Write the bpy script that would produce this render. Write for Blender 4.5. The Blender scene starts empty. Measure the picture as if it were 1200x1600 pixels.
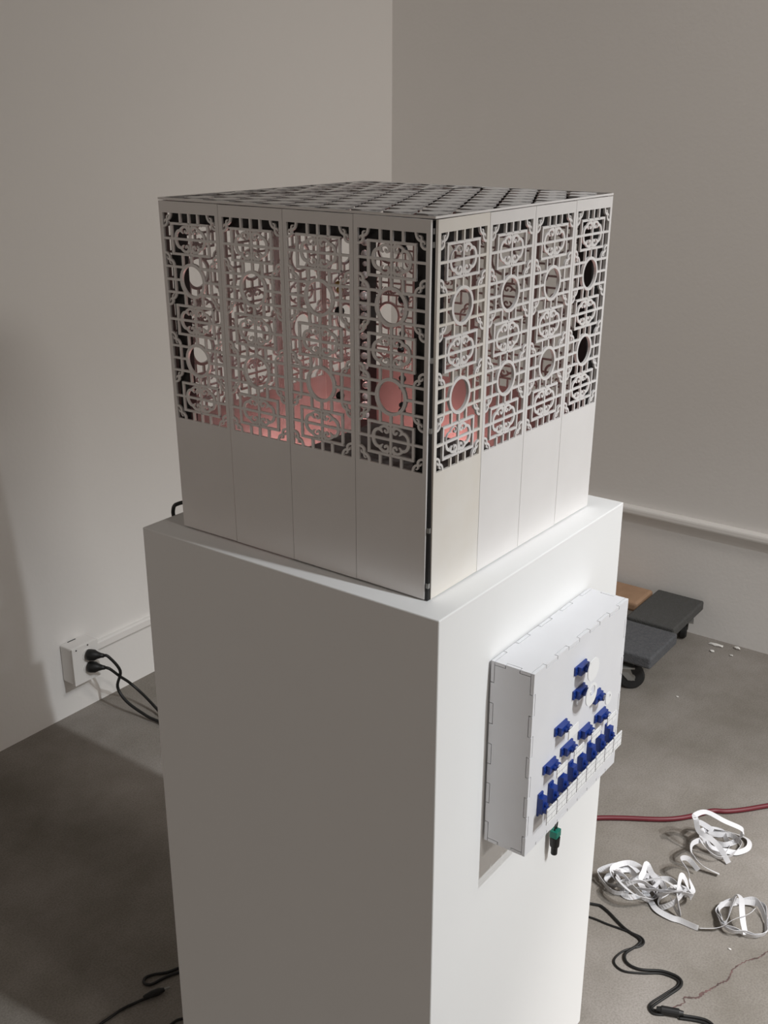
import bpy, bmesh, math, random
from mathutils import Vector, Matrix
random.seed(4)
C = bpy.context.scene.collection
SC = bpy.context.scene
pi = math.pi

# ------------------------------------------------------------------ camera
cam_d = bpy.data.cameras.new('camera')
cam = bpy.data.objects.new('camera', cam_d); C.objects.link(cam); SC.camera = cam
cam_d.sensor_fit = 'VERTICAL'; cam_d.sensor_height = 36.0; cam_d.lens = 1689.9/1600*36.0
cam_d.clip_start = 0.02
yaw, pitch, roll = 0.63309, 0.35715, 0.0018
f = Vector((math.cos(yaw)*math.cos(pitch), math.sin(yaw)*math.cos(pitch), -math.sin(pitch)))
r = Vector((math.sin(yaw), -math.cos(yaw), 0)); u = r.cross(f)
r2 = r*math.cos(roll)+u*math.sin(roll); u2 = -r*math.sin(roll)+u*math.cos(roll)
M = Matrix((r2, u2, -f)).transposed().to_4x4(); M.translation = Vector((-0.93533, -0.60788, 1.54867))
cam.matrix_world = M

# ------------------------------------------------------------------ light
SC.view_settings.view_transform = 'Standard'; SC.view_settings.look = 'None'
SC.view_settings.gamma = 1; SC.view_settings.use_curve_mapping = False
SC.view_settings.exposure = 0.0
w = bpy.data.worlds.new('gallery_ambient'); SC.world = w; w.use_nodes = True
bg = w.node_tree.nodes['Background']
bg.inputs[0].default_value = (1.0, 0.88, 0.79, 1); bg.inputs[1].default_value = 0.38

def spot(name, loc, target, power, size, blend, radius, col):
    d = bpy.data.lights.new(name, 'SPOT'); d.energy = power; d.spot_size = math.radians(size); d.spot_blend = blend
    d.shadow_soft_size = radius; d.color = col
    o = bpy.data.objects.new(name, d); C.objects.link(o); o.location = loc
    o.rotation_euler = (Vector(target)-Vector(loc)).to_track_quat('-Z', 'Y').to_euler(); return o
spot('track_or_fill_light', (0.29, -2.96, 3.52), (0.68, -0.12, 0.06), 300, 44, 0.9, 0.03, (0.93, 0.97, 1.0))
spot('track_or_fill_light', (0.28, -2.40, 3.50), (0.72, -0.18, 0.0), 182, 46, 0.9, 0.03, (0.93, 0.97, 1.0))
spot('track_or_fill_light', (0.95, -2.6, 3.55), (0.84, -0.42, 0.0), 440, 23, 1.0, 0.03, (1.0, 0.97, 0.95))  # added fill spot, out of view, brightening the floor right of the plinth
spot('right_wall_fill', (0.95, -2.3, 3.9), (2.11, -0.3, 1.35), 200, 72, 1.0, 0.35, (1.0, 0.93, 0.87))  # unseen fill lamp added to lift the right wall
a = bpy.data.lights.new('far_window', 'AREA'); a.shape = 'RECTANGLE'; a.size = 0.9; a.size_y = 0.6; a.energy = 66; a.color = (1.0, 0.95, 0.88)
ao = bpy.data.objects.new('far_window', a); C.objects.link(ao); ao.location = (-0.36, -6.5, 3.66)
ao.rotation_euler = (Vector((0.7, 1.0, 0.9))-ao.location).to_track_quat('-Z', 'Y').to_euler()

# ------------------------------------------------------------------ materials
def mat(name, col, rough=0.6, metal=0.0, noise=None, bump=None, emit=None, spec=0.5):
    m = bpy.data.materials.new(name); m.use_nodes = True
    nt = m.node_tree; b = nt.nodes['Principled BSDF']
    b.inputs['Base Color'].default_value = (*col, 1); b.inputs['Roughness'].default_value = rough
    b.inputs['Metallic'].default_value = metal; b.inputs['Specular IOR Level'].default_value = spec
    tc = nt.nodes.new('ShaderNodeTexCoord')
    if noise:                      # (scale, amount, second colour)
        n = nt.nodes.new('ShaderNodeTexNoise'); n.inputs['Scale'].default_value = noise[0]; n.inputs['Detail'].default_value = 6
        nt.links.new(tc.outputs['Object'], n.inputs['Vector'])
        mx = nt.nodes.new('ShaderNodeMix'); mx.data_type = 'RGBA'
        rp = nt.nodes.new('ShaderNodeMapRange'); rp.inputs[1].default_value = 0.35; rp.inputs[2].default_value = 0.65
        rp.inputs[4].default_value = noise[1]
        nt.links.new(n.outputs['Fac'], rp.inputs[0]); nt.links.new(rp.outputs[0], mx.inputs[0])
        mx.inputs[6].default_value = (*col, 1); mx.inputs[7].default_value = (*noise[2], 1)
        nt.links.new(mx.outputs[2], b.inputs['Base Color'])
    if bump:
        n = nt.nodes.new('ShaderNodeTexNoise'); n.inputs['Scale'].default_value = bump[0]; n.inputs['Detail'].default_value = 4
        nt.links.new(tc.outputs['Object'], n.inputs['Vector'])
        bp = nt.nodes.new('ShaderNodeBump'); bp.inputs['Strength'].default_value = bump[1]; bp.inputs['Distance'].default_value = bump[2]
        nt.links.new(n.outputs['Fac'], bp.inputs['Height']); nt.links.new(bp.outputs[0], b.inputs['Normal'])
    if emit:
        b.inputs['Emission Color'].default_value = (*emit[0], 1); b.inputs['Emission Strength'].default_value = emit[1]
    return m

WALL = mat('wall_paint', (0.78, 0.765, 0.745), 0.9, noise=(1.2, 0.5, (0.75, 0.735, 0.72)), bump=(90, 0.12, 0.004), spec=0.2)
TRIM = mat('trim_paint', (0.80, 0.785, 0.765), 0.6)
WHITE = mat('plinth_paint', (0.83, 0.83, 0.825), 0.75, noise=(3, 0.5, (0.80, 0.80, 0.795)), spec=0.25)
METAL = mat('brushed_aluminium', (0.80, 0.78, 0.77), 0.5, 0.12, noise=(9, 0.7, (0.745, 0.725, 0.71)), spec=0.4)
METALW = mat('discoloured_aluminium', (0.81, 0.785, 0.75), 0.5, 0.12, noise=(7, 0.8, (0.73, 0.68, 0.60)), spec=0.4)
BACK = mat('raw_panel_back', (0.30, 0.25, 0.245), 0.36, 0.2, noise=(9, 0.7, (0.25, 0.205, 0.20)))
CUT = mat('dark_cut_edge', (0.33, 0.315, 0.31), 0.7)
BLACK = mat('black_metal', (0.006, 0.006, 0.007), 0.45)
BLACKP = mat('black_plastic', (0.008, 0.008, 0.008), 0.5)
RUBBER = mat('black_rubber', (0.012, 0.012, 0.012), 0.7)
DARK = mat('dark_board', (0.045, 0.038, 0.036), 0.6, noise=(14, 0.7, (0.07, 0.06, 0.055)))
BOARD = mat('white_board', (0.75, 0.75, 0.77), 0.55, noise=(14, 0.6, (0.71, 0.71, 0.73)))
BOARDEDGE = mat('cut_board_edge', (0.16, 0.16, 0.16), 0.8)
BLUE = mat('blue_plastic', (0.009, 0.04, 0.25), 0.35, noise=(60, 0.6, (0.006, 0.026, 0.17)))
CARD = mat('white_card', (0.84, 0.84, 0.84), 0.6)
GREEN = mat('green_plastic', (0.0, 0.16, 0.11), 0.4)
STRIP = mat('white_strip', (0.80, 0.80, 0.82), 0.45)
RED = mat('red_cable', (0.13, 0.012, 0.02), 0.5)
CARPET = mat('grey_carpet', (0.072, 0.072, 0.068), 1.0, noise=(120, 0.8, (0.085, 0.085, 0.085)), bump=(320, 0.8, 0.004))
CARPETB = mat('blue_grey_carpet', (0.085, 0.088, 0.096), 1.0, noise=(120, 0.8, (0.12, 0.122, 0.13)), bump=(320, 0.8, 0.004))
WOOD = mat('pine_wood', (0.40, 0.25, 0.155), 0.6, noise=(22, 0.7, (0.33, 0.20, 0.12)))
STEEL = mat('zinc_steel', (0.35, 0.35, 0.34), 0.4, 0.7)
CHIP = mat('plaster_chip', (0.8, 0.79, 0.76), 0.9)
CRACK = mat('rusty_crack', (0.17, 0.10, 0.095), 0.95, noise=(60, 0.9, (0.07, 0.05, 0.045)))
GLASS = mat('clear_bead', (0.85, 0.8, 0.8), 0.05); GLASS.node_tree.nodes['Principled BSDF'].inputs['Transmission Weight'].default_value = 0.4
GOLD = mat('brass', (0.5, 0.33, 0.12), 0.3, 0.9)
GLOW = mat('coral_led', (1, 0.3, 0.25), 0.5, emit=((1.0, 0.45, 0.41), 26.0))

# concrete floor
FLOOR = mat('concrete', (0.235, 0.215, 0.195), 0.75, bump=(60, 0.25, 0.002), spec=0.3)
nt = FLOOR.node_tree; b = nt.nodes['Principled BSDF']; tc = nt.nodes.new('ShaderNodeTexCoord')
n1 = nt.nodes.new('ShaderNodeTexNoise'); n1.inputs['Scale'].default_value = 2.6; n1.inputs['Detail'].default_value = 8; n1.inputs['Roughness'].default_value = 0.62
n2 = nt.nodes.new('ShaderNodeTexNoise'); n2.inputs['Scale'].default_value = 260; n2.inputs['Detail'].default_value = 3
for n in (n1, n2): nt.links.new(tc.outputs['Object'], n.inputs['Vector'])
cr = nt.nodes.new('ShaderNodeValToRGB'); nt.links.new(n1.outputs['Fac'], cr.inputs[0])
cr.color_ramp.elements[0].position = 0.3; cr.color_ramp.elements[0].color = (0.18, 0.162, 0.135, 1)
cr.color_ramp.elements[1].position = 0.68; cr.color_ramp.elements[1].color = (0.33, 0.305, 0.28, 1)
mx = nt.nodes.new('ShaderNodeMix'); mx.data_type = 'RGBA'; mx.blend_type = 'MULTIPLY'; mx.inputs[0].default_value = 0.35
nt.links.new(cr.outputs[0], mx.inputs[6])
cr2 = nt.nodes.new('ShaderNodeValToRGB'); nt.links.new(n2.outputs['Fac'], cr2.inputs[0])
cr2.color_ramp.elements[0].position = 0.35; cr2.color_ramp.elements[0].color = (0.45, 0.42, 0.40, 1); cr2.color_ramp.elements[1].position = 0.6
nt.links.new(cr2.outputs[0], mx.inputs[7]); nt.links.new(mx.outputs[2], b.inputs['Base Color'])

# brick-printed card: thin engraved lines
BRICK = mat('brick_printed_card', (0.84, 0.84, 0.84), 0.6)
nt = BRICK.node_tree; b = nt.nodes['Principled BSDF']; tc = nt.nodes.new('ShaderNodeTexCoord')
sp = nt.nodes.new('ShaderNodeSeparateXYZ'); cb = nt.nodes.new('ShaderNodeCombineXYZ')
nt.links.new(tc.outputs['Object'], sp.inputs[0]); nt.links.new(sp.outputs[0], cb.inputs[0]); nt.links.new(sp.outputs[2], cb.inputs[1])
br = nt.nodes.new('ShaderNodeTexBrick'); nt.links.new(cb.outputs[0], br.inputs['Vector'])
br.inputs['Scale'].default_value = 1.0; br.inputs['Brick Width'].default_value = 0.019; br.inputs['Row Height'].default_value = 0.0082; br.inputs['Mortar Size'].default_value = 0.00045
br.inputs['Color1'].default_value = br.inputs['Color2'].default_value = (0.84, 0.84, 0.84, 1); br.inputs['Mortar'].default_value = (0.42, 0.42, 0.43, 1)
nt.links.new(br.outputs['Color'], b.inputs['Base Color'])
# LED tape with small printed pads
LED = mat('led_tape', (0.68, 0.68, 0.70), 0.45)

# ------------------------------------------------------------------ helpers
def finish(name, bm, m, parent=None, smooth=False):
    me = bpy.data.meshes.new(name); bmesh.ops.recalc_face_normals(bm, faces=bm.faces[:]); bm.to_mesh(me); bm.free()
    for mm in (m if isinstance(m, (list, tuple)) else [m]): me.materials.append(mm)
    if smooth:
        for p in me.polygons: p.use_smooth = True
    return link(name, me, parent)
def link(name, me, parent=None):
    o = bpy.data.objects.new(name, me); C.objects.link(o)
    if parent: o.parent = parent
    return o
def thing(name, label, cat, loc=(0, 0, 0), rz=0, group=None):
    o = bpy.data.objects.new(name, None); C.objects.link(o); o.location = loc; o.rotation_euler = (0, 0, rz); o.empty_display_size = 0.05
    return tag(o, label, cat, group)
def tag(o, label, cat, group=None):
    o['label'] = label; o['category'] = cat
    if group: o['group'] = group
    return o
def struct(o): o['kind'] = 'structure'; return o
def box(bm, x0, x1, y0, y1, z0, z1, mi=0):
    v = [bm.verts.new(p) for p in ((x0,y0,z0),(x1,y0,z0),(x1,y1,z0),(x0,y1,z0),(x0,y0,z1),(x1,y0,z1),(x1,y1,z1),(x0,y1,z1))]
    for q in ((0,3,2,1),(4,5,6,7),(0,1,5,4),(1,2,6,5),(2,3,7,6),(3,0,4,7)):
        bm.faces.new([v[i] for i in q]).material_index = mi
    return v
def bbox(x0, x1, y0, y1, z0, z1, bev=0.0, seg=2):
    bm = bmesh.new(); box(bm, x0, x1, y0, y1, z0, z1)
    if bev: bmesh.ops.bevel(bm, geom=bm.edges[:], offset=bev, segments=seg, affect='EDGES', profile=0.5)
    return bm
def lathe(bm, prof, n=20, axis='z', c=(0, 0, 0), mi=0):
    rings = []
    for (rad, h) in prof:
        ring = []
        for i in range(n):
            t = 2*pi*i/n; p = (rad*math.cos(t), rad*math.sin(t), h)
            if axis == 'y': p = (p[0], p[2], p[1])
            if axis == 'x': p = (p[2], p[0], p[1])
            ring.append(bm.verts.new((p[0]+c[0], p[1]+c[1], p[2]+c[2])))
        rings.append(ring)
    for a_, b_ in zip(rings, rings[1:]):
        for i in range(n):
            bm.faces.new((a_[i], a_[(i+1) % n], b_[(i+1) % n], b_[i])).material_index = mi
    bm.faces.new(rings[0][::-1]).material_index = mi; bm.faces.new(rings[-1]).material_index = mi
def crom(pts, n=6, closed=False):
    P = [Vector(p) for p in pts]; out = []
    if closed: idx = lambda i: P[i % len(P)]; N = len(P)
    else: idx = lambda i: P[max(0, min(len(P)-1, i))]; N = len(P)-1
    for i in range(N):
        p0, p1, p2, p3 = idx(i-1), idx(i), idx(i+1), idx(i+2)
        for k in range(n):
            t = k/n
            out.append(0.5*((2*p1)+(p2-p0)*t+(2*p0-5*p1+4*p2-p3)*t*t+(3*p1-p0-3*p2+p3)*t**3))
    if not closed: out.append(P[-1].copy())
    return out
def tube(bm, pts, rad, n=8, mi=0):
    rings = []; nrm = None
    for i, p in enumerate(pts):
        t = (pts[min(i+1, len(pts)-1)]-pts[max(i-1, 0)])
        t = t.normalized() if t.length > 1e-9 else Vector((1, 0, 0))
        if nrm is None: nrm = t.orthogonal().normalized()
        nrm = (nrm-t*nrm.dot(t)).normalized(); bn = t.cross(nrm)
        rr = rad(i/(len(pts)-1)) if callable(rad) else rad
        rings.append([bm.verts.new(p+(nrm*math.cos(2*pi*k/n)+bn*math.sin(2*pi*k/n))*rr) for k in range(n)])
    for a_, b_ in zip(rings, rings[1:]):
        for k in range(n): bm.faces.new((a_[k], a_[(k+1) % n], b_[(k+1) % n], b_[k])).material_index = mi
    bm.faces.new(rings[0][::-1]).material_index = mi; bm.faces.new(rings[-1]).material_index = mi
def cord(name, pts, rad, m, parent=None, n=6, k=8):
    bm = bmesh.new(); tube(bm, crom(pts, n), rad, k); return finish(name, bm, m, parent, True)
def plate2d(name, polys, thick):
    """a flat sheet from closed outlines (holes allowed): drawn in x,y ; extruded along z by thick, from z=0 up"""
    cu = bpy.data.curves.new(name, 'CURVE'); cu.dimensions = '2D'; cu.fill_mode = 'BOTH'; cu.extrude = thick/2
    for poly in polys:
        s = cu.splines.new('POLY'); s.points.add(len(poly)-1); s.use_cyclic_u = True; s.use_smooth = False
        for q, (x, y) in zip(s.points, poly): q.co = (x, y, 0, 1)
    o = bpy.data.objects.new(name, cu); C.objects.link(o)
    dg = bpy.context.evaluated_depsgraph_get(); dg.update()
    me = bpy.data.meshes.new_from_object(o.evaluated_get(dg)); me.name = name
    bpy.data.objects.remove(o); bpy.data.curves.remove(cu)
    me.transform(Matrix.Translation((0, 0, thick/2))); me.materials.clear()
    for p in me.polygons: p.use_smooth = False
    return me
def ribbon2d(bm, pts, width, y0, y1, taper=None):
    """a cut-out stroke in the x-z plane, between depths y0 and y1"""
    L = []; R = []; n = len(pts)
    for i, p in enumerate(pts):
        t = pts[min(i+1, n-1)]-pts[max(i-1, 0)]; t.normalize()
        nn = Vector((-t.y, t.x)); w_ = width(i/(n-1)) if callable(width) else width
        L.append(p+nn*w_/2); R.append(p-nn*w_/2)
    va = [[bm.verts.new((q.x, y, q.y)) for q in s] for s in (L, R) for y in (y0, y1)]
    l0, l1, r0, r1 = va
    for i in range(n-1):
        for a_, b_ in ((l0, r0), (r0, r1), (r1, l1), (l1, l0)):
            bm.faces.new((a_[i], a_[i+1], b_[i+1], b_[i]))
    bm.faces.new((l0[0], r0[0], r1[0], l1[0])); bm.faces.new((l0[-1], l1[-1], r1[-1], r0[-1]))

# ------------------------------------------------------------------ the room
bm = bmesh.new(); box(bm, -5, 2.3, -7, 1.8, -0.05, 0.0); floor = struct(finish('floor', bm, FLOOR))
YW, XW = 1.597, 2.109
bm = bmesh.new(); box(bm, -5, XW, YW, YW+0.15, -0.05, 4.2); struct(finish('wall_left', bm, WALL))
bm = bmesh.new(); box(bm, XW, XW+0.15, -7, YW+0.15, -0.05, 4.2); struct(finish('wall_right', bm, WALL))
bm = bmesh.new(); box(bm, -5, 2.3, -7, 1.8, 4.2, 4.3); struct(finish('ceiling', bm, mat('ceiling_paint', (0.10, 0.10, 0.10), 0.9)))
t1 = bbox(0.715, XW, YW-0.014, YW+0.01, 0.158, 0.183, 0.004); struct(finish('trim_1', t1, TRIM))
t2 = bbox(XW-0.022, XW+0.01, -5, YW, 0.352, 0.380, 0.009, 3); struct(finish('trim_2', t2, TRIM))
# crack in the slab
cp = [(0.93, -0.235), (0.877, -0.217), (0.85, -0.21), (0.823, -0.197), (0.80, -0.183), (0.78, -0.178), (0.755, -0.178), (0.733, -0.173), (0.705, -0.164), (0.69, -0.153), (0.676, -0.151), (0.66, -0.133), (0.645, -0.133), (0.62, -0.12)]
pts = crom([(x+random.uniform(-.003, .003), y+random.uniform(-.003, .003), 0) for x, y in cp], 7)
bm = bmesh.new(); pv = None
for i, p in enumerate(pts):
    t = (pts[min(i+1, len(pts)-1)]-pts[max(i-1, 0)]).normalized(); nn = Vector((-t.y, t.x, 0))
    s = i/len(pts); wd = 0.0007+0.0012*random.random()+0.003*math.exp(-((s-0.72)/0.09)**2)*random.random()
    p = p+nn*random.uniform(-.0012, .0012)
    cur = [bm.verts.new(p+nn*wd+Vector((0, 0, 0.0004))), bm.verts.new(p-nn*wd+Vector((0, 0, 0.0004)))]
    if pv: bm.faces.new((pv[0], pv[1], cur[1], cur[0]))
    pv = cur
finish('crack', bm, CRACK, floor)

# ------------------------------------------------------------------ plinth
W, D = 0.4962, 0.4971
pl = finish('plinth', bbox(0, W, 0, D, 0, 1.0, 0.0015, 2), WHITE)
tag(pl, 'tall square white painted plinth standing on the concrete floor', 'plinth')

# ------------------------------------------------------------------ lattice box
TH = -0.0067; HB, HT, BH = 0.2069, 0.2108, 0.4435
lb = thing('lattice_box', 'silver cut-out lattice metal box with pierced lid on top of the white plinth', 'sculpture', (0.2426, 0.2443, 1.0), TH)
T = 0.0033; PH = 0.4402; Z0 = 0.0022
GAP = 0.0055
pitch_b = (2*HB-GAP)/4; pitch_t = (2*HT-GAP)/4
WB, WT = pitch_b-0.0007, pitch_t-0.0007
def tw(z): return (WB+(WT-WB)*z/BH)/0.1034         # width factor at a height
CB, CT = 0.1590, 0.4262                              # bottom and top of the cut-out
P = 0.1022; ZM = (CB+CT)/2
mids = [ZM-P, ZM, ZM+P]; rings_z = [ZM-P/2, ZM+P/2]
HX = 0.0462; VX = 0.0318; V2 = 0.0155; BW = 0.0029; HB_ = 0.0163; RH = 0.0186
def lbox(bm, x0, x1, z0, z1, y0=0.0, y1=T):
    vs = box(bm, x0, x1, y0, y1, z0, z1)
    for v in vs: v.co.x *= tw(v.co.z)
def panel_mesh():
    bm = bmesh.new(); h = 0.1034/2; q = BW/2
    lbox(bm, -h, h, Z0, CB); lbox(bm, -h, h, CT, PH)
    lbox(bm, -h, -HX, CB, CT); lbox(bm, HX, h, CB, CT)
    e = 0.0001
    for z in mids:                                   # mid bars outside the cartouche
        lbox(bm, -HX, -VX, z-q, z+q, e, T-e); lbox(bm, VX, HX, z-q, z+q, e, T-e)
    ends = [(CT, mids[2]+RH), (mids[0]-RH, CB)]
    for za, zb in ends:
        for x in (-V2, 0, V2): lbox(bm, x-q, x+q, min(za, zb), max(za, zb), e, T-e)
    for rz in rings_z:
        for s in (-1, 1):
            zr = rz+s*HB_; zc = rz+s*(P/2-RH)         # rail height, nearest cartouche edge
            for sx in (-1, 1):
                lbox(bm, *sorted((sx*HX, sx*(V2-0.0005))), zr-q, zr+q, e, T-e)
                lbox(bm, sx*V2-q, sx*V2+q, *sorted((zc, zr-s*q)), 2*e, T-2*e)
            lbox(bm, -q, q, *sorted((zc, rz+s*0.0205)), e, T-e)
        for sx in (-1, 1):
            lbox(bm, *sorted((sx*HX, sx*0.0205)), rz-q, rz+q, e, T-e)
            lbox(bm, sx*VX-q, sx*VX+q, rz-HB_, rz+HB_, 2*e, T-2*e)
    me = bpy.data.meshes.new('lattice_panel'); bmesh.ops.recalc_face_normals(bm, faces=bm.faces[:]); bm.to_mesh(me); bm.free(); me.materials.append(METAL)
    return me
def ring_mesh():
    bm = bmesh.new(); n = 36; vv = []
    for rad in (0.0222, 0.0184):
        for y in (-0.0002, T+0.0002):
            vv.append([bm.verts.new((rad*math.cos(2*pi*i/n), y, rad*math.sin(2*pi*i/n))) for i in range(n)])
    for a_, b_ in ((0, 1), (1, 3), (3, 2), (2, 0)):
        for i in range(n): bm.faces.new((vv[a_][i], vv[a_][(i+1) % n], vv[b_][(i+1) % n], vv[b_][i]))
    me = bpy.data.meshes.new('ring'); bmesh.ops.recalc_face_normals(bm, faces=bm.faces[:]); bm.to_mesh(me); bm.free(); me.materials.append(METAL); return me
mm_ = lambda L, sx=1, sz=1: [Vector((x*sx/1000, z*sz/1000)) for x, z in L]
def sm(L, sx, sz, n=4): return [Vector((p.x, p.y)) for p in crom([(x*sx/1000, z*sz/1000, 0) for x, z in L], n)]
BIG = [(25.3, -0.5), (25.0, 3.6), (23.4, 7.2), (20.4, 9.9), (16.8, 10.6), (13.6, 9.4)]
LOB = [(17.0, 10.8), (14.6, 13.0), (11.2, 14.9), (7.6, 15.2), (4.6, 13.6), (3.4, 11.0), (4.4, 8.6), (6.6, 7.9), (8.4, 9.2), (8.0, 11.0)]
TOPV = [(1.2, 13.2), (3.2, 14.6), (5.6, 17.4)]
HOOK = [(16.0, 10.9), (13.6, 8.4), (11.6, 7.2)]
def cartouche_mesh(thin=False):
    bm = bmesh.new(); q = BW/2; e = 0.0001
    for s in (-1, 1):
        box(bm, -VX-q, VX+q, e, T-e, s*RH-q, s*RH+q); box(bm, s*VX-q, s*VX+q, e*2, T-2*e, -RH, RH)
    box(bm, -VX, VX, 3*e, T-3*e, -q, q); box(bm, -q, q, 4*e, T-4*e, -RH, RH)
    for sx in (-1, 1):
        for sz in (-1, 1):
            if thin and sx < 0 and sz > 0:
                for L in (BIG, LOB): ribbon2d(bm, sm(L, sx, sz), 0.0009, 5*e, T-5*e)
                continue
            ribbon2d(bm, sm(BIG, sx, sz), lambda t: 0.0041-0.0011*t, 5*e, T-5*e)
            ribbon2d(bm, sm(LOB, sx, sz), lambda t: 0.0030 if t < 0.5 else 0.0030-0.0016*(t-0.5), 6*e, T-6*e)
            ribbon2d(bm, sm(TOPV, sx, sz), 0.0022, 7*e, T-7*e)
            ribbon2d(bm, sm(HOOK, sx, sz), lambda t: 0.0032-0.0020*t, 8*e, T-8*e)
    me = bpy.data.meshes.new('cartouche'); bmesh.ops.recalc_face_normals(bm, faces=bm.faces[:]); bm.to_mesh(me); bm.free(); me.materials.append(METAL); return me
def scroll_mesh(sx, sz):
    """corner scroll: two bowed arcs with hooks; corner at the origin, reaching sx, sz"""
    bm = bmesh.new(); e = 0.0001
    A = [(-0.6, 16.6), (3.0, 16.2), (6.0, 14.0), (7.0, 11.2), (6.4, 8.6), (7.2, 7.2)]
    Bc = [(5.6, 9.0), (8.4, 8.4), (11.4, 6.6), (13.4, 3.6), (14.3, -0.6)]
    H1 = [(6.6, 9.2), (4.2, 8.8), (2.6, 10.0), (2.5, 12.0)]
    H2 = [(7.2, 8.2), (6.8, 5.4), (8.0, 3.6), (10.0, 3.4)]
    ribbon2d(bm, sm(A, sx, sz, 3), 0.0027, 2*e, T-2*e); ribbon2d(bm, sm(Bc, sx, sz, 3), 0.0027, 3*e, T-3*e)
    for H, k in ((H1, 4), (H2, 5)): ribbon2d(bm, sm(H, sx, sz, 3), lambda t: 0.0026-0.0014*t, k*e, T-k*e)
    me = bpy.data.meshes.new('corner_scroll'); bmesh.ops.recalc_face_normals(bm, faces=bm.faces[:]); bm.to_mesh(me); bm.free(); me.materials.append(METAL); return me
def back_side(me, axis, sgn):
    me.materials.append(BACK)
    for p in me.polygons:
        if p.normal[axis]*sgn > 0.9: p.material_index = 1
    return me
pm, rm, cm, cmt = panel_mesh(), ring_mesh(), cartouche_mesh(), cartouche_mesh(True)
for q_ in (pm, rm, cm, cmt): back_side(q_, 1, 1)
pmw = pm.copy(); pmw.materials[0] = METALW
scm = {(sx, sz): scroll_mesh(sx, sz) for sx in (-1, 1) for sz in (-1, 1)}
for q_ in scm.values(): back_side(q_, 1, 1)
fan = (pitch_t-pitch_b)/BH; tilt = math.atan((HT-HB)/BH)
# faces: (yaw, start offset of the run of panels along the face, from its left end)
for fi, (ry, inset_left, inset_right) in enumerate(((-pi/2, 0, GAP), (0, GAP, 0), (pi/2, GAP, 0), (pi, 0, GAP))):
    for i in range(4):
        uc = -HB+inset_left+pitch_b*(i+0.5)
        mtx = Matrix.Rotation(ry, 4, 'Z') @ Matrix.Translation((uc, -HB, 0)) @ Matrix.Rotation(tilt, 4, 'X') @ Matrix.Rotation(fan*(i-1.5), 4, 'Y')
        p = link('lattice_panel', pmw if (fi == 1 and i == 0) else pm, lb); p.matrix_local = mtx
        if fi == 1 and i == 0: p['label'] = 'faintly yellowed front panel with thin wire curls'
        for k, z in enumerate(mids):
            c = link('cartouche', cmt if (fi == 1 and i == 0 and k != 1) else cm, p); c.location = (0, 0, z)
        for z in rings_z: c = link('ring', rm, p); c.location = (0, 0, z)
        spots = [(CB, 1), (CT, -1)]
        for z in rings_z: spots += [(z+HB_, 1), (z-HB_, -1)]
        for z, sz in spots:
            for sx in (-1, 1):
                c = link('corner_scroll', scm[(-sx, sz)], p); c.location = (sx*HX*tw(z), 0, z)
# black inner frame
FI = HB-T-0.0015
for sx in (-1, 1):
    for sy in (-1, 1):
        px_, py_ = (0.013, 0.018) if (sx < 0 and sy > 0) else (0.024, 0.024)
        x0, x1 = sorted((sx*FI, sx*(FI-px_))); y0, y1 = sorted((sy*FI, sy*(FI-py_)))
        finish('corner_post', bbox(x0, x1, y0, y1, 0.0005, 0.4385, 0.001, 1), BLACK, lb)
for s in (-1, 1):
    for zz in ((0.003, 0.026), (0.413, 0.4385)):
        y0, y1 = sorted((s*FI, s*(FI-0.022)))
        finish('frame_rail', bbox(-FI+0.024, FI-0.024, y0, y1, *zz), BLACK, lb)
        finish('frame_rail', bbox(y0, y1, -FI+0.024, FI-0.024, *zz), BLACK, lb)
# corner seam strip seen at the front edge: black channel with small bolts
bm = bmesh.new(); box(bm, -HB-0.001+0.0022, -HB+0.0075, -HB+0.0012, -HB+0.0075, 0.001, 0.439)
finish('corner_channel', bm, BLACK, lb)
for z in (0.428, 0.414, 0.29, 0.21, 0.09, 0.02):
    bm = bmesh.new(); box(bm, -HB+0.0004, -HB+0.004, -HB+0.0004, -HB+0.004, z-0.003, z+0.003)
    finish('bolt', bm, STEEL, lb)
# pierced lid
polys = []; LH = HT; mg = 0.0042
polys.append([(-LH, -LH), (LH, -LH), (LH, LH), (-LH, LH)])
ax, ay = 0.0401, 0.0206; sy_ = 0.0447; R_ = 0.0194
ox, oy = 0.0664-0.2426, 0.0590-0.2443
for i in range(-8, 16):
    for j in range(-16, 16):
        cx, cy = ox+ax*i, oy+ay*i+sy_*j
        pp = []
        for k in range(22):
            tt = 2*pi*k/22; rr = R_*(1+0.10*math.cos(6*(tt-math.radians(-40))))*0.93
            x, y = cx+rr*math.cos(tt), cy+rr*math.sin(tt)
            pp.append((max(-LH+mg, min(LH-mg, x)), max(-LH+mg, min(LH-mg, y))))
        area = abs(sum(pp[k-1][0]*pp[k][1]-pp[k][0]*pp[k-1][1] for k in range(22)))/2
        if area > 1.2e-4:
            q = [pp[0]]
            for a_ in pp[1:]:
                if (a_[0]-q[-1][0])**2+(a_[1]-q[-1][1])**2 > 1e-8: q.append(a_)
            polys.append(q)
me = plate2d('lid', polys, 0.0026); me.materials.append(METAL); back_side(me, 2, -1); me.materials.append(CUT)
for p in me.polygons:
    if abs(p.normal.z) < 0.5 and max(abs(p.center.x), abs(p.center.y)) < LH-0.003: p.material_index = 2
o = link('lid', me, lb); o.location = (0, 0, 0.4412)

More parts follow.
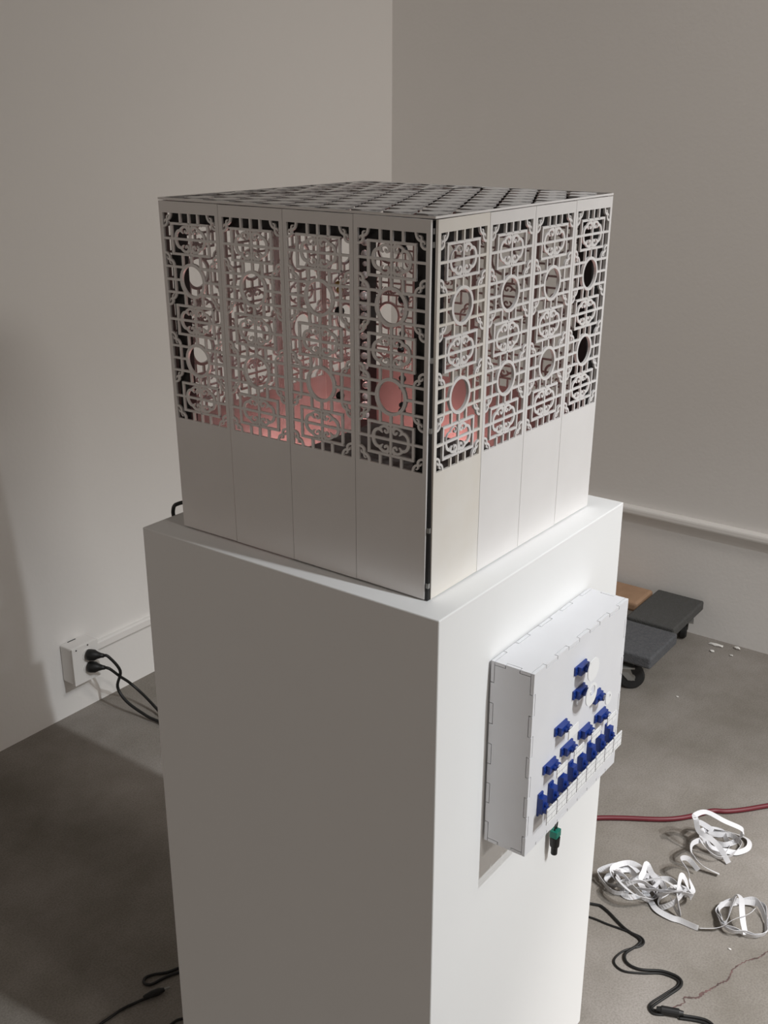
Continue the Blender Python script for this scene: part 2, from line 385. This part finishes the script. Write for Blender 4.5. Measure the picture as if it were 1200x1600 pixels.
# things inside the lattice box
db = thing('controller_case', 'low dark box inside the lattice box behind its front corner', 'case', (0.142, 0.162, 1.0))
finish('shell', bbox(-0.085, 0.085, -0.098, 0.10, 0.0, 0.132, 0.003), DARK, db)
finish('lid', bbox(-0.088, 0.088, -0.101, 0.103, 0.133, 0.139, 0.002), DARK, db)
ll = thing('led_light_bar', 'glowing coral LED light bar lying inside the base of the lattice box', 'lamp', (0.325, 0.335, 1.0), math.radians(-42))
finish('housing', bbox(-0.10, 0.10, -0.014, 0.014, 0, 0.016, 0.002), BLACKP, ll)
finish('diffuser', bbox(-0.096, 0.096, -0.011, 0.011, 0.0165, 0.026, 0.003), GLOW, ll)

def strand(x, y, z0, label, beads):
    """beads: (height above the foot, radius, material)"""
    L = 1.4410-z0; st = thing('bead_strand', label, 'beads', (x, y, z0))
    cord('thread', [(0, 0, 0), (0.0006, 0.0004, L/2), (0, 0, L)], 0.0004, BLACKP, st, 3, 5)
    for h, rad, m in beads:
        bm = bmesh.new(); bmesh.ops.create_icosphere(bm, subdivisions=2, radius=rad)
        b_ = finish('bead', bm, m, st, True); b_.location = (random.uniform(-.0015, .0015), random.uniform(-.0015, .0015), h)
strand(0.205, 0.262, 1.150, 'strand of mostly clear beads hanging inside the fourth panel from the left', [(0.006+0.0135*k+random.uniform(-.002, .002), random.choice((0.0035, 0.005, 0.006)), GLASS) for k in range(20)])
strand(0.284, 0.256, 1.135, 'strand of clustered black beads inside the box near its front corner', [(0.010, 0.0055, BLACK), (0.018, 0.005, BLACK), (0.045, 0.0055, BLACK), (0.057, 0.0055, BLACK), (0.098, 0.005, BLACK), (0.106, 0.0055, BLACK), (0.113, 0.005, BLACK), (0.121, 0.0045, BLACK), (0.168, 0.008, BLACK), (0.235, 0.006, BLACK), (0.244, 0.006, BLACK), (0.150, 0.004, GLASS), (0.205, 0.005, GLASS)])
strand(0.137, 0.250, 1.190, 'sparse strand of small clear, brass and black beads inside the third panel', [(0.008, 0.006, BLACK), (0.118, 0.0065, BLACK), (0.145, 0.0045, GOLD), (0.152, 0.004, GOLD), (0.06, 0.003, GLASS), (0.085, 0.003, GLASS), (0.18, 0.003, GLASS)])

# ------------------------------------------------------------------ white control box on the plinth
CX0, CX1, CZ0, CZ1, CD = 0.1165, 0.3885, 0.6305, 0.9005, 0.065
cw, ch, ct = CX1-CX0, CZ1-CZ0, 0.0045
cbx = thing('control_box', 'white finger-jointed control box with blue servos fixed to the plinth face', 'box', (CX0, -0.0035, CZ0))
def edge_pts(n, L, depth, first_in, clr=0.0006):
    """stepped run from 0 to L: list of (s, inset)"""
    out = []; st = L/n
    for k in range(n):
        ins = depth if (k % 2 == 0) == first_in else 0.0
        c = clr if ins else -clr
        out += [(k*st-(c if k else 0), ins), ((k+1)*st+(c if k < n-1 else 0), ins)]
    return out
def toothed(w_, h_, nb, nr, nt_, nl, d):
    """d: dict of edge -> (first_in). corners handled by clamping"""
    ci = ct+0.0009; n4 = (nb, nr, nt_, nl); L4 = (w_, h_, w_, h_); pts = []
    E4 = [edge_pts(n4[k], L4[k], ci, d[k]) for k in range(4)]
    for k in range(4):
        e = E4[k]; e[0] = (E4[k-1][-1][1], e[0][1]); e[-1] = (L4[k]-E4[(k+1) % 4][0][1], e[-1][1])
        for a_, b_ in e: pts.append(((a_, b_), (w_-b_, a_), (w_-a_, h_-b_), (b_, h_-a_))[k])
    q = []
    for p in pts:
        p = (max(0, min(w_, p[0])), max(0, min(h_, p[1])))
        if not q or (abs(p[0]-q[-1][0])+abs(p[1]-q[-1][1])) > 1e-6: q.append(p)
    return q
def plate(name, pts, mtx):
    me = plate2d(name, [pts], ct); me.materials.append(BOARD)
    o = link(name, me, cbx); o.matrix_local = mtx; return o
Rx = lambda d: Matrix.Rotation(math.radians(d), 4, 'X'); Ry = lambda d: Matrix.Rotation(math.radians(d), 4, 'Y'); Rz = lambda d: Matrix.Rotation(math.radians(d), 4, 'Z')
dep = CD-0.0035
# front (x,z plane, outer face at y = -dep)
plate('front_panel', toothed(cw, ch, 9, 9, 9, 9, (False, False, False, False)), Matrix.Translation((0, -dep+ct, 0)) @ Rx(90))
plate('back_panel', toothed(cw, ch, 9, 9, 9, 9, (False, False, False, False)), Matrix.Translation((0, 0, 0)) @ Rx(90))
# sides in y,z : local x -> -y
side = toothed(dep, ch, 3, 9, 3, 9, (True, True, True, True))
sideM = Matrix(((0, 0, 1, 0), (-1, 0, 0, 0), (0, 1, 0, 0), (0, 0, 0, 1)))
plate('side_panel', side, Matrix.Translation((0, 0, 0)) @ sideM)
plate('side_panel', side, Matrix.Translation((cw-ct, 0, 0)) @ sideM)
tp = toothed(cw, dep, 9, 3, 9, 3, (True, False, True, False))
tpM = Matrix(((1, 0, 0, 0), (0, -1, 0, 0), (0, 0, -1, 0), (0, 0, 0, 1)))
plate('top_panel', tp, Matrix.Translation((0, 0, ch)) @ tpM)
plate('bottom_panel', tp, Matrix.Translation((0, 0, ct)) @ tpM)
# dark inner liner seen through the joint gaps
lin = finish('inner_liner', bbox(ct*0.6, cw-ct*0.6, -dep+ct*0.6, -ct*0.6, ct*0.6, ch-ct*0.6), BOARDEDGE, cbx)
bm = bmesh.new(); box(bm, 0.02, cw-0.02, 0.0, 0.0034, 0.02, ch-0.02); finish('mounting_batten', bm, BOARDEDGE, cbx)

def servo_mesh():
    bm = bmesh.new()                       # long axis x, front = -y, panel surface at y=0
    box(bm, -0.0165, 0.0165, -0.0025, 0, -0.006, 0.006)          # ears
    box(bm, -0.0115, 0.0115, -0.0085, -0.0024, -0.006, 0.006)    # body
    lathe(bm, [(0.0058, -0.0084), (0.0058, -0.0128)], 16, 'y', (0.0055, 0, 0))
    lathe(bm, [(0.0030, -0.0084), (0.0030, -0.0122)], 12, 'y', (-0.0018, 0, 0))
    for s in (-1, 1): lathe(bm, [(0.0016, -0.0024), (0.0016, -0.0034)], 8, 'y', (s*0.014, 0, 0))
    me = bpy.data.meshes.new('servo'); bmesh.ops.recalc_face_normals(bm, faces=bm.faces[:]); bm.to_mesh(me); bm.free(); me.materials.append(BLUE); return me
def horn_mesh():
    bm = bmesh.new(); lathe(bm, [(0.0035, -0.0128), (0.0035, -0.0160)], 12, 'y', (0.0055, 0, 0)); lathe(bm, [(0.0022, -0.0160), (0.0022, -0.0172)], 10, 'y', (0.0055, 0, 0))
    me = bpy.data.meshes.new('horn'); bmesh.ops.recalc_face_normals(bm, faces=bm.faces[:]); bm.to_mesh(me); bm.free(); me.materials.append(CARD); return me
svm, hom = servo_mesh(), horn_mesh()
def card_mesh(w_, h_, m):
    bm = bmesh.new(); box(bm, -w_/2, w_/2, -0.0012, 0, -h_/2, h_/2)
    me = bpy.data.meshes.new('card'); bm.to_mesh(me); bm.free(); me.materials.append(m); return me
def disc_mesh(rad, hole=None):
    pl_ = [[(rad*math.cos(2*pi*k/32), rad*math.sin(2*pi*k/32)) for k in range(32)]]
    if hole: pl_.append([(hole[0]+hole[2]*math.cos(2*pi*k/20), hole[1]+hole[2]*math.sin(2*pi*k/20)) for k in range(20)])
    me = plate2d('disc', pl_, 0.0012); me.transform(Rx(90)); me.materials.append(CARD); return me
c_small, c_big, c_plain = card_mesh(0.028, 0.0135, BRICK), card_mesh(0.0262, 0.0235, BRICK), card_mesh(0.028, 0.014, CARD)
d_big, d_ring, d_small = disc_mesh(0.0165), disc_mesh(0.0165, (0.002, 0.005, 0.0075)), disc_mesh(0.0095, (0.003, 0.002, 0.0028))
def servo(x, z, rot, me_card, off, name='card'):
    s = link('servo', svm, cbx); s.location = (x-CX0, -dep-0.0002, z-CZ0); s.rotation_euler = (0, math.radians(rot), 0)
    link('horn', hom, s)
    c = link(name, me_card, s)
    v = Ry(-rot) @ Vector((off[0], -0.0172, off[1])); c.location = v; c.rotation_euler = (0, math.radians(-rot), 0)
servo(0.2433, 0.8553, 0, d_big, (0.004, 0.001), 'disc')
servo(0.2428, 0.8199, 0, d_ring, (0.004, -0.001), 'disc')
servo(0.2962, 0.7872, 0, d_small, (0.008, -0.001), 'disc')
servo(0.1958, 0.7872, 0, c_plain, (0.004, -0.001))
for x, z in ((0.3189, 0.7467), (0.2690, 0.7457), (0.2175, 0.7455), (0.1693, 0.7430)): servo(x, z, 0, c_small, (0.004, -0.001))
for k in range(8): servo(0.1492+0.02845*k, 0.6955+0.0010*k, 90, c_big, (0.0015, -0.0085))

# ------------------------------------------------------------------ power plug hanging under the control box
pp = thing('barrel_plug', 'black barrel plug with green screw terminal hanging under the white control box', 'connector', (0.3145, -0.0125, 0.487))
bm = bmesh.new(); lathe(bm, [(0.0046, 0.0), (0.0050, 0.001), (0.0050, 0.012), (0.0072, 0.015), (0.0078, 0.030), (0.0078, 0.0315)], 16); finish('barrel', bm, BLACKP, pp, False)
finish('screw_terminal', bbox(-0.0075, 0.0075, -0.006, 0.006, 0.0318, 0.044, 0.001), GREEN, pp)
for s in (-1, 1): cord('wire', [(s*0.003, 0, 0.044), (s*0.003, -0.002, 0.07), (s*0.002, -0.006, 0.10), (s*0.002, -0.010, 0.1432)], 0.0011, BLACKP, pp, 5, 6)

# ------------------------------------------------------------------ outlet box on the left wall
ob = thing('outlet_box', 'white surface-mounted outlet box low on the left wall', 'outlet', (0.6185, YW, 0.110))
ow, oh, od = 0.083, 0.107, 0.052
finish('housing', bbox(0, ow, -od+0.004, 0, 0, oh, 0.004), TRIM, ob)
finish('cover_plate', bbox(-0.001, ow+0.001, -od, -od+0.0038, -0.001, oh+0.001, 0.0012), TRIM, ob)
bm = bmesh.new(); box(bm, 0.022, 0.048, -0.007, -0.004, oh-0.0005, oh+0.0008); finish('gap_shadow_strip', bm, BLACKP, ob)  # black strip painting in the shadowed gap between housing and wall
for z in (0.040, 0.076):
    bm = bmesh.new(); lathe(bm, [(0.0165, -od), (0.0165, -od-0.002)], 20, 'y', (0.046, 0, z)); finish('receptacle', bm, TRIM, ob)
for x, z in ((0.012, oh-0.006), (0.050, oh-0.004)):
    bm = bmesh.new(); lathe(bm, [(0.0022, -od), (0.0022, -od-0.001)], 8, 'y', (x, 0, z)); finish('screw', bm, DARK, ob)
def plug_cord(label, z, pts):
    yb = YW-od-0.0025; x = 0.6185+0.046
    c = thing('plug_cord', label, 'cord', (x, yb, z))
    bm = bmesh.new(); lathe(bm, [(0.0150, 0.0), (0.0158, -0.006), (0.0150, -0.018), (0.0105, -0.026), (0.0070, -0.036), (0.0055, -0.044)], 14, 'y')
    pg = finish('plug', bm, BLACKP, c, True); pg.rotation_euler = (0, 0, math.radians(30))
    bm = bmesh.new()
    e0 = Vector((0.0215, -0.037, 0))
    tube(bm, crom([e0, e0+Vector((0.008, -0.011, -0.004))]+[Vector(q)-Vector((x, yb, z)) for q in pts], 6), 0.0042, 8)
    finish('cord', bm, BLACKP, c, True)
plug_cord('black cord in the upper socket, dipping towards the floor', 0.186, [(0.716, 1.480, 0.135), (0.722, 1.505, 0.075), (0.725, 1.475, 0.038), (0.735, 1.41, 0.012), (0.728, 1.31, 0.006), (0.60, 1.00, 0.005), (0.40, 0.70, 0.005), (0.36, 0.53, 0.005)])
plug_cord('black cord in the lower socket, crossing over the upper cord', 0.150, [(0.722, 1.490, 0.112), (0.762, 1.500, 0.070), (0.775, 1.455, 0.035), (0.762, 1.37, 0.008), (0.70, 1.20, 0.005), (0.52, 0.90, 0.005), (0.44, 0.66, 0.005), (0.42, 0.53, 0.005)])

# ------------------------------------------------------------------ cables on the floor
rc = cord('red_cable', [(0.62, 0.83, .006), (0.85, 0.50, .006), (1.00, 0.30, .006), (1.057, 0.235, .006), (1.092, 0.187, .006), (1.136, 0.119, .006), (1.166, 0.085, .006), (1.199, 0.059, .006), (1.24, 0.032, .006), (1.258, 0.005, .006), (1.289, -0.026, .006), (1.339, -0.067, .006), (1.45, -0.16, .006), (1.62, -0.27, .006)], 0.0058, RED)
tag(rc, 'red cable running across the floor behind the white tape', 'cable')

pc = thing('power_cord', 'thin black double cord with ferrite bead curving across the floor right of plinth', 'cord', (0.606, -0.125, 0))
oo = Vector((0.606, -0.125, 0))
A1 = [(0.66, 0.40), (0.74, 0.22), (0.786, 0.12), (0.789, 0.091), (0.761, 0.035), (0.751, -0.003), (0.734, -0.007), (0.697, 0.003), (0.676, -0.01), (0.675, -0.037), (0.696, -0.073), (0.699, -0.104), (0.682, -0.116), (0.645, -0.106), (0.607, -0.094), (0.596, -0.096), (0.602, -0.116)]
A2 = [(0.62, 0.36), (0.70, 0.20), (0.745, 0.118), (0.752, 0.066), (0.7565, 0.029), (0.757, -0.004), (0.738, -0.0135), (0.701, 0.010), (0.666, 0.013), (0.653, -0.011), (0.669, -0.044), (0.690, -0.074), (0.693, -0.103), (0.680, -0.110), (0.645, -0.099), (0.605, -0.087), (0.589, -0.100), (0.598, -0.118)]
cord('cord', [Vector((x, y, 0.0035))-oo for x, y in A1], 0.0027, BLACKP, pc)
cord('cord', [Vector((x, y, 0.0026))-oo for x, y in A2], 0.0020, BLACKP, pc)
bm = bmesh.new(); lathe(bm, [(0.0045, -0.024), (0.0055, -0.018), (0.0062, -0.016), (0.0076, -0.0155), (0.0076, 0.0155), (0.0062, 0.016), (0.0055, 0.018), (0.0045, 0.024)], 14, 'x')
fb = finish('ferrite_bead', bm, BLACKP, pc); fb.location = (0, 0, 0.0086); fb.rotation_euler = (0, 0, math.atan2(-0.029, 0.012))
T1 = [(0.613, -0.142), (0.620, -0.156), (0.627, -0.172), (0.630, -0.188), (0.622, -0.205), (0.60, -0.23), (0.56, -0.26)]
cord('cord', [Vector((x, y, 0.0035))-oo for x, y in T1], 0.0028, BLACKP, pc)
cord('cord', [Vector((x-0.007, y-0.001, 0.003))-oo for x, y in T1], 0.0026, BLACKP, pc)

lc = cord('looped_cable', [(0.26, 0.585, .003), (0.20, 0.655, .003), (0.156, 0.676, .003), (0.131, 0.688, .003), (0.114, 0.703, .003), (0.098, 0.710, .003), (0.088, 0.702, .003), (0.093, 0.689, .003), (0.12, 0.681, .0028), (0.147, 0.668, .0028), (0.19, 0.635, .003), (0.24, 0.57, .003)], 0.0027, BLACKP)
tag(lc, 'thin black cable folded in a narrow loop on the floor left of the plinth', 'cable')
tc_ = thing('jack_cable', 'black cable ending in a metal-tipped jack on the floor left of plinth', 'cable', (0.10, 0.657, 0))
o2 = Vector((0.10, 0.657, 0))
cord('cord', [Vector((x, y, 0.003))-o2 for x, y in ((0.070, 0.668), (0.054, 0.675), (0.022, 0.686), (-0.003, 0.689), (-0.026, 0.691), (-0.06, 0.688), (-0.13, 0.67), (-0.2, 0.62))], 0.0026, BLACKP, tc_)
def along(name, prof, loc, ang, m, parent, n=12):
    bm = bmesh.new(); lathe(bm, prof, n, 'x'); o = finish(name, bm, m, parent); o.location = loc; o.rotation_euler = (0, 0, ang); return o
ja = math.atan2(0.659-0.674, 0.096-0.064)
along('jack_body', [(0.0028, -0.006), (0.0052, 0.004), (0.0066, 0.012), (0.0066, 0.024), (0.0048, 0.030), (0.0036, 0.034)], Vector((0.066, 0.671, 0.0068))-o2, ja, BLACKP, tc_)
along('jack_tip', [(0.0022, 0.0), (0.0022, 0.009), (0.0012, 0.011)], Vector((0.0970, 0.6565, 0.0068))-o2, ja, STEEL, tc_)
l2 = cord('floor_cable', [(0.13, 0.530, .003), (0.075, 0.578, .003), (0.052, 0.588, .003), (0.0, 0.585, .003), (-0.08, 0.56, .003)], 0.0026, BLACKP)
tag(l2, 'short black cable at the bottom edge, leaving the left foot of the plinth', 'cable')
bc = cord('box_cable', [(0.16, 0.462, 1.004), (0.10, 0.468, 1.006), (0.067, 0.474, 1.022), (0.0575, 0.484, 1.021), (0.061, 0.4985, 1.010), (0.066, 0.5025, 0.985), (0.09, 0.503, 0.90), (0.15, 0.503, 0.60), (0.18, 0.505, 0.20), (0.20, 0.52, 0.004)], 0.0028, BLACKP)
tag(bc, 'black cable arching out behind the lattice box over the plinth edge', 'cable')

# ------------------------------------------------------------------ white LED tape, tangled on the floor
TP = [(1.079, -0.065, 0.006), (1.086, -0.04, 0.03), (1.079, -0.019, 0.05), (1.075, -0.006, 0.055), (1.078, 0.009, 0.06), (1.083, 0.018, 0.08), (1.083, 0.022, 0.09), (1.11, 0.006, 0.09), (1.116, -0.034, 0.08), (1.138, -0.068, 0.06), (1.141, -0.066, 0.04), (1.145, -0.057, 0.02), (1.126, -0.036, 0.012), (1.13, -0.007, 0.01), (1.151, 0.018, 0.012), (1.169, 0.003, 0.01), (1.187, -0.039, 0.007), (1.183, -0.072, 0.007), (1.154, -0.082, 0.007), (1.124, -0.068, 0.007), (1.114, -0.049, 0.008), (1.095, -0.02, 0.015), (1.092, -0.003, 0.03), (1.043, 0.005, 0.05), (1.018, 0.001, 0.05), (1.019, -0.008, 0.03), (1.024, -0.032, 0.015), (1.03, -0.062, 0.007), (1.005, -0.024, 0.015), (1.003, 0.0, 0.035), (0.972, 0.006, 0.05), (0.96, -0.015, 0.04), (0.96, -0.021, 0.02), (0.948, -0.035, 0.008), (0.925, -0.036, 0.02), (0.918, -0.025, 0.05), (0.909, -0.019, 0.06), (0.872, -0.028, 0.05), (0.862, -0.035, 0.03), (0.858, -0.041, 0.008), (0.864, -0.025, 0.02), (0.874, -0.01, 0.04), (0.874, -0.021, 0.055), (0.875, 0.013, 0.06), (0.859, 0.046, 0.05), (0.876, 0.049, 0.06), (0.891, 0.05, 0.07), (0.894, 0.038, 0.05), (0.91, 0.028, 0.02), (0.876, 0.042, 0.008), (0.848, 0.063, 0.007), (0.853, 0.082, 0.01), (0.873, 0.068, 0.04), (0.891, 0.057, 0.05), (0.898, 0.089, 0.05), (0.865, 0.113, 0.045), (0.852, 0.096, 0.025), (0.856, 0.072, 0.01), (0.841, 0.1, 0.008), (0.858, 0.14, 0.02), (0.869, 0.136, 0.03), (0.891, 0.105, 0.04), (0.892, 0.073, 0.03), (0.871, 0.031, 0.007), (0.847, 0.004, 0.007), (0.841, -0.028, 0.007), (0.844, -0.048, 0.007), (0.844, -0.079, 0.007), (0.852, -0.096, 0.007), (0.868, -0.12, 0.008), (0.882, -0.142, 0.02), (0.899, -0.164, 0.035), (0.917, -0.167, 0.04)]
def tape(bm, pts, wd, phi, n=6, th=0.0007):
    P_ = crom(pts, n); prev = None; h = None; ring = None
    for i, p in enumerate(P_):
        t = (P_[min(i+1, len(P_)-1)]-P_[max(i-1, 0)]).normalized()
        hh = t.cross(Vector((0, 0, 1)))
        if hh.length < 0.25: hh = h.copy() if h else t.orthogonal()
        hh = (hh-t*hh.dot(t)).normalized()
        if h is not None and hh.dot(h) < 0: hh = -hh
        h = hh if h is None else (h*0.5+hh*0.5).normalized(); h = (h-t*h.dot(t)).normalized()
        up = h.cross(t).normalized()
        if up.z < 0: up = -up
        a_ = phi(i/len(P_)); wv = h*math.cos(a_)+up*math.sin(a_); nv = t.cross(wv).normalized()
        q = p.copy(); lo = wd/2*abs(wv.z)+0.0009
        if q.z < lo: q.z = lo
        cur = [bm.verts.new(q+wv*sx*wd/2+nv*sz*th/2) for sx, sz in ((-1, -1), (1, -1), (1, 1), (-1, 1))]
        if ring:
            for k in range(4): bm.faces.new((ring[k], ring[(k+1) % 4], cur[(k+1) % 4], cur[k]))
        else: bm.faces.new(cur[::-1])
        ring = cur
    bm.faces.new(ring)
def led_tape(label, pts, phi, extra=None):
    c = Vector((sum(p[0] for p in pts)/len(pts), sum(p[1] for p in pts)/len(pts), 0))
    bm = bmesh.new(); tape(bm, [Vector(p)-c for p in pts], 0.0115, phi)
    if extra: tape(bm, [Vector(p)-c for p in extra[0]], 0.0115, extra[1])
    o = finish('led_tape', bm, LED, None, False); o.location = c; tag(o, label, 'led tape'); return o
def more_loops(c, rad, lift, turns, ph):
    out = []; n = int(turns*9)
    for k in range(n):
        t = ph+2*pi*k/9; rr = rad*(0.72+0.38*math.sin(k*0.83+ph)**2)
        out.append((c[0]+rr*math.cos(t)+0.010*math.sin(k*0.37), c[1]+rr*0.85*math.sin(t)+0.012*math.sin(k*0.29), 0.008+lift*max(0, math.sin(t*0.5+k*0.31))**1.5))
    return out
led_tape('upper tangle of curled white LED tape beside the red cable', TP[:28], lambda s: math.radians(48+26*math.sin(17*s)), (more_loops((1.125, -0.020), 0.050, 0.034, 2.3, 0.6), lambda s: math.radians(62+20*math.sin(9*s))))
led_tape('middle heap of tangled white LED tape nearest the plinth, with long tail', TP[28:68]+[(0.8455, -0.0865, 0.007)], lambda s: math.radians(52+30*math.sin(26*s+1)), (more_loops((0.885, 0.060), 0.058, 0.045, 3.2, 2.0)+more_loops((0.900, -0.010), 0.045, 0.05, 2.2, 4.0), lambda s: math.radians(58+28*math.sin(21*s))))
cc = Vector((0.924, -0.150, 0)); coil = []
for k in range(30):
    t = k/14*2*pi+2.2; rad = 0.048+0.005*math.sin(k*1.7)
    coil.append((cc.x+rad*1.08*math.cos(t), cc.y+rad*math.sin(t), 0.008+0.006*(k % 3)/2+0.004*math.sin(k*0.9)))
coil += [(0.955, -0.120, 0.028), (0.950, -0.134, 0.034), (0.918, -0.146, 0.038), (0.893, -0.158, 0.028), (0.880, -0.170, 0.010)]
led_tape('round loose coil of white LED tape lying apart at the right', coil, lambda s: math.radians(70 if s < 0.86 else 70-60*min(1, (s-0.86)/0.06)), ([(0.8462, -0.0885, 0.007), (0.866, -0.121, 0.012), (0.884, -0.142, 0.030), (0.903, -0.163, 0.040), (0.919, -0.170, 0.047)], lambda s: math.radians(35+20*s)))

# ------------------------------------------------------------------ plaster chips near the right wall
for i, (x, y, s, lb_) in enumerate(((2.070, 0.330, 0.011, 'long white plaster sliver at the foot of right wall'), (2.023, 0.323, 0.008, 'small white chip left of the white sliver, below the far caster'), (2.032, 0.268, 0.006, 'tiny white chip farthest out from the right wall, below the sliver'), (2.085, 0.268, 0.010, 'white plaster crumb right of the sliver at the wall foot'), (0.832, -0.156, 0.0035, 'tiny white chip on the floor below the round coil of tape'), (1.703, 0.305, 0.004, 'tiny pale chip on the floor in front of the near caster'))):
    bm = bmesh.new(); bmesh.ops.create_icosphere(bm, subdivisions=1, radius=1)
    for v in bm.verts: v.co *= random.uniform(0.75, 1.2)
    bmesh.ops.scale(bm, vec=(s*0.7, s*(2.2 if i == 0 else 1.0), s*0.4), verts=bm.verts)
    lo = min(v.co.z for v in bm.verts)
    bmesh.ops.translate(bm, vec=(0, 0, -lo+0.0002), verts=bm.verts)
    o = finish('plaster_chip', bm, CHIP); o.location = (x, y, 0); tag(o, lb_, 'chip')

# ------------------------------------------------------------------ furniture dolly by the right wall
dl = thing('furniture_dolly', 'furniture dolly with grey carpeted boards and pine rail by the right wall', 'dolly', (1.86, 0.6, 0))
def dpart(name, x0, x1, y0, y1, z0, z1, m, bev=0.006):
    return finish(name, bbox(x0-1.86, x1-1.86, y0-0.6, y1-0.6, z0, z1, bev, 3), m, dl)
pd = dpart('carpeted_board', 1.845, 2.085, 0.385, 0.535, 0.1, 0.131, CARPET); pd['label'] = 'dark grey carpeted board nearest the wall'
pd = dpart('carpeted_board', 1.640, 1.833, 0.368, 0.66, 0.092, 0.127, CARPETB); pd['label'] = 'blue-grey carpeted board'
dpart('wooden_rail', 1.950, 2.075, 0.545, 1.05, 0.094, 0.128, WOOD, 0.010)
dpart('wooden_rail', 1.660, 1.800, 0.67, 1.05, 0.092, 0.127, WOOD, 0.010)
dpart('cross_bar', 1.66, 2.07, 0.45, 0.52, 0.078, 0.0915, DARK, 0.003)
dpart('cross_bar', 1.66, 2.07, 0.92, 0.99, 0.078, 0.0915, DARK, 0.003)
def caster(x, y, ang):
    bm = bmesh.new(); box(bm, -0.028, 0.028, -0.028, 0.028, 0.0725, 0.0778)
    lathe(bm, [(0.020, 0.066), (0.022, 0.0725)], 16)
    c = finish('caster', bm, STEEL, dl); c.location = (x-1.86, y-0.6, 0); c.rotation_euler = (0, 0, ang)
    for s in (-1, 1):
        bm = bmesh.new()
        q = [(-0.018, 0.066), (0.018, 0.066), (0.034, 0.030), (0.014, 0.030)]
        va = [bm.verts.new((X, s*0.0125, Z)) for X, Z in q]; vb = [bm.verts.new((X, s*0.0145, Z)) for X, Z in q]
        bm.faces.new(va); bm.faces.new(vb[::-1])
        for i in range(4): bm.faces.new((va[i], va[(i+1) % 4], vb[(i+1) % 4], vb[i]))
        finish('fork', bm, STEEL, c)
    bm = bmesh.new(); lathe(bm, [(0.020, -0.012), (0.033, -0.012), (0.038, -0.007), (0.038, 0.007), (0.033, 0.012), (0.020, 0.012)], 28, 'y', (0.024, 0, 0.0382))
    finish('tyre', bm, RUBBER, c, False)
    bm = bmesh.new(); lathe(bm, [(0.0195, -0.0118), (0.006, -0.0121), (0.006, 0.0121), (0.0195, 0.0118)], 20, 'y', (0.024, 0, 0.0382))
    finish('hub', bm, STEEL, c)
caster(1.662, 0.455, math.radians(-58)); caster(2.045, 0.428, math.radians(20)); caster(1.70, 0.95, 0.6); caster(2.03, 0.95, 2.0)
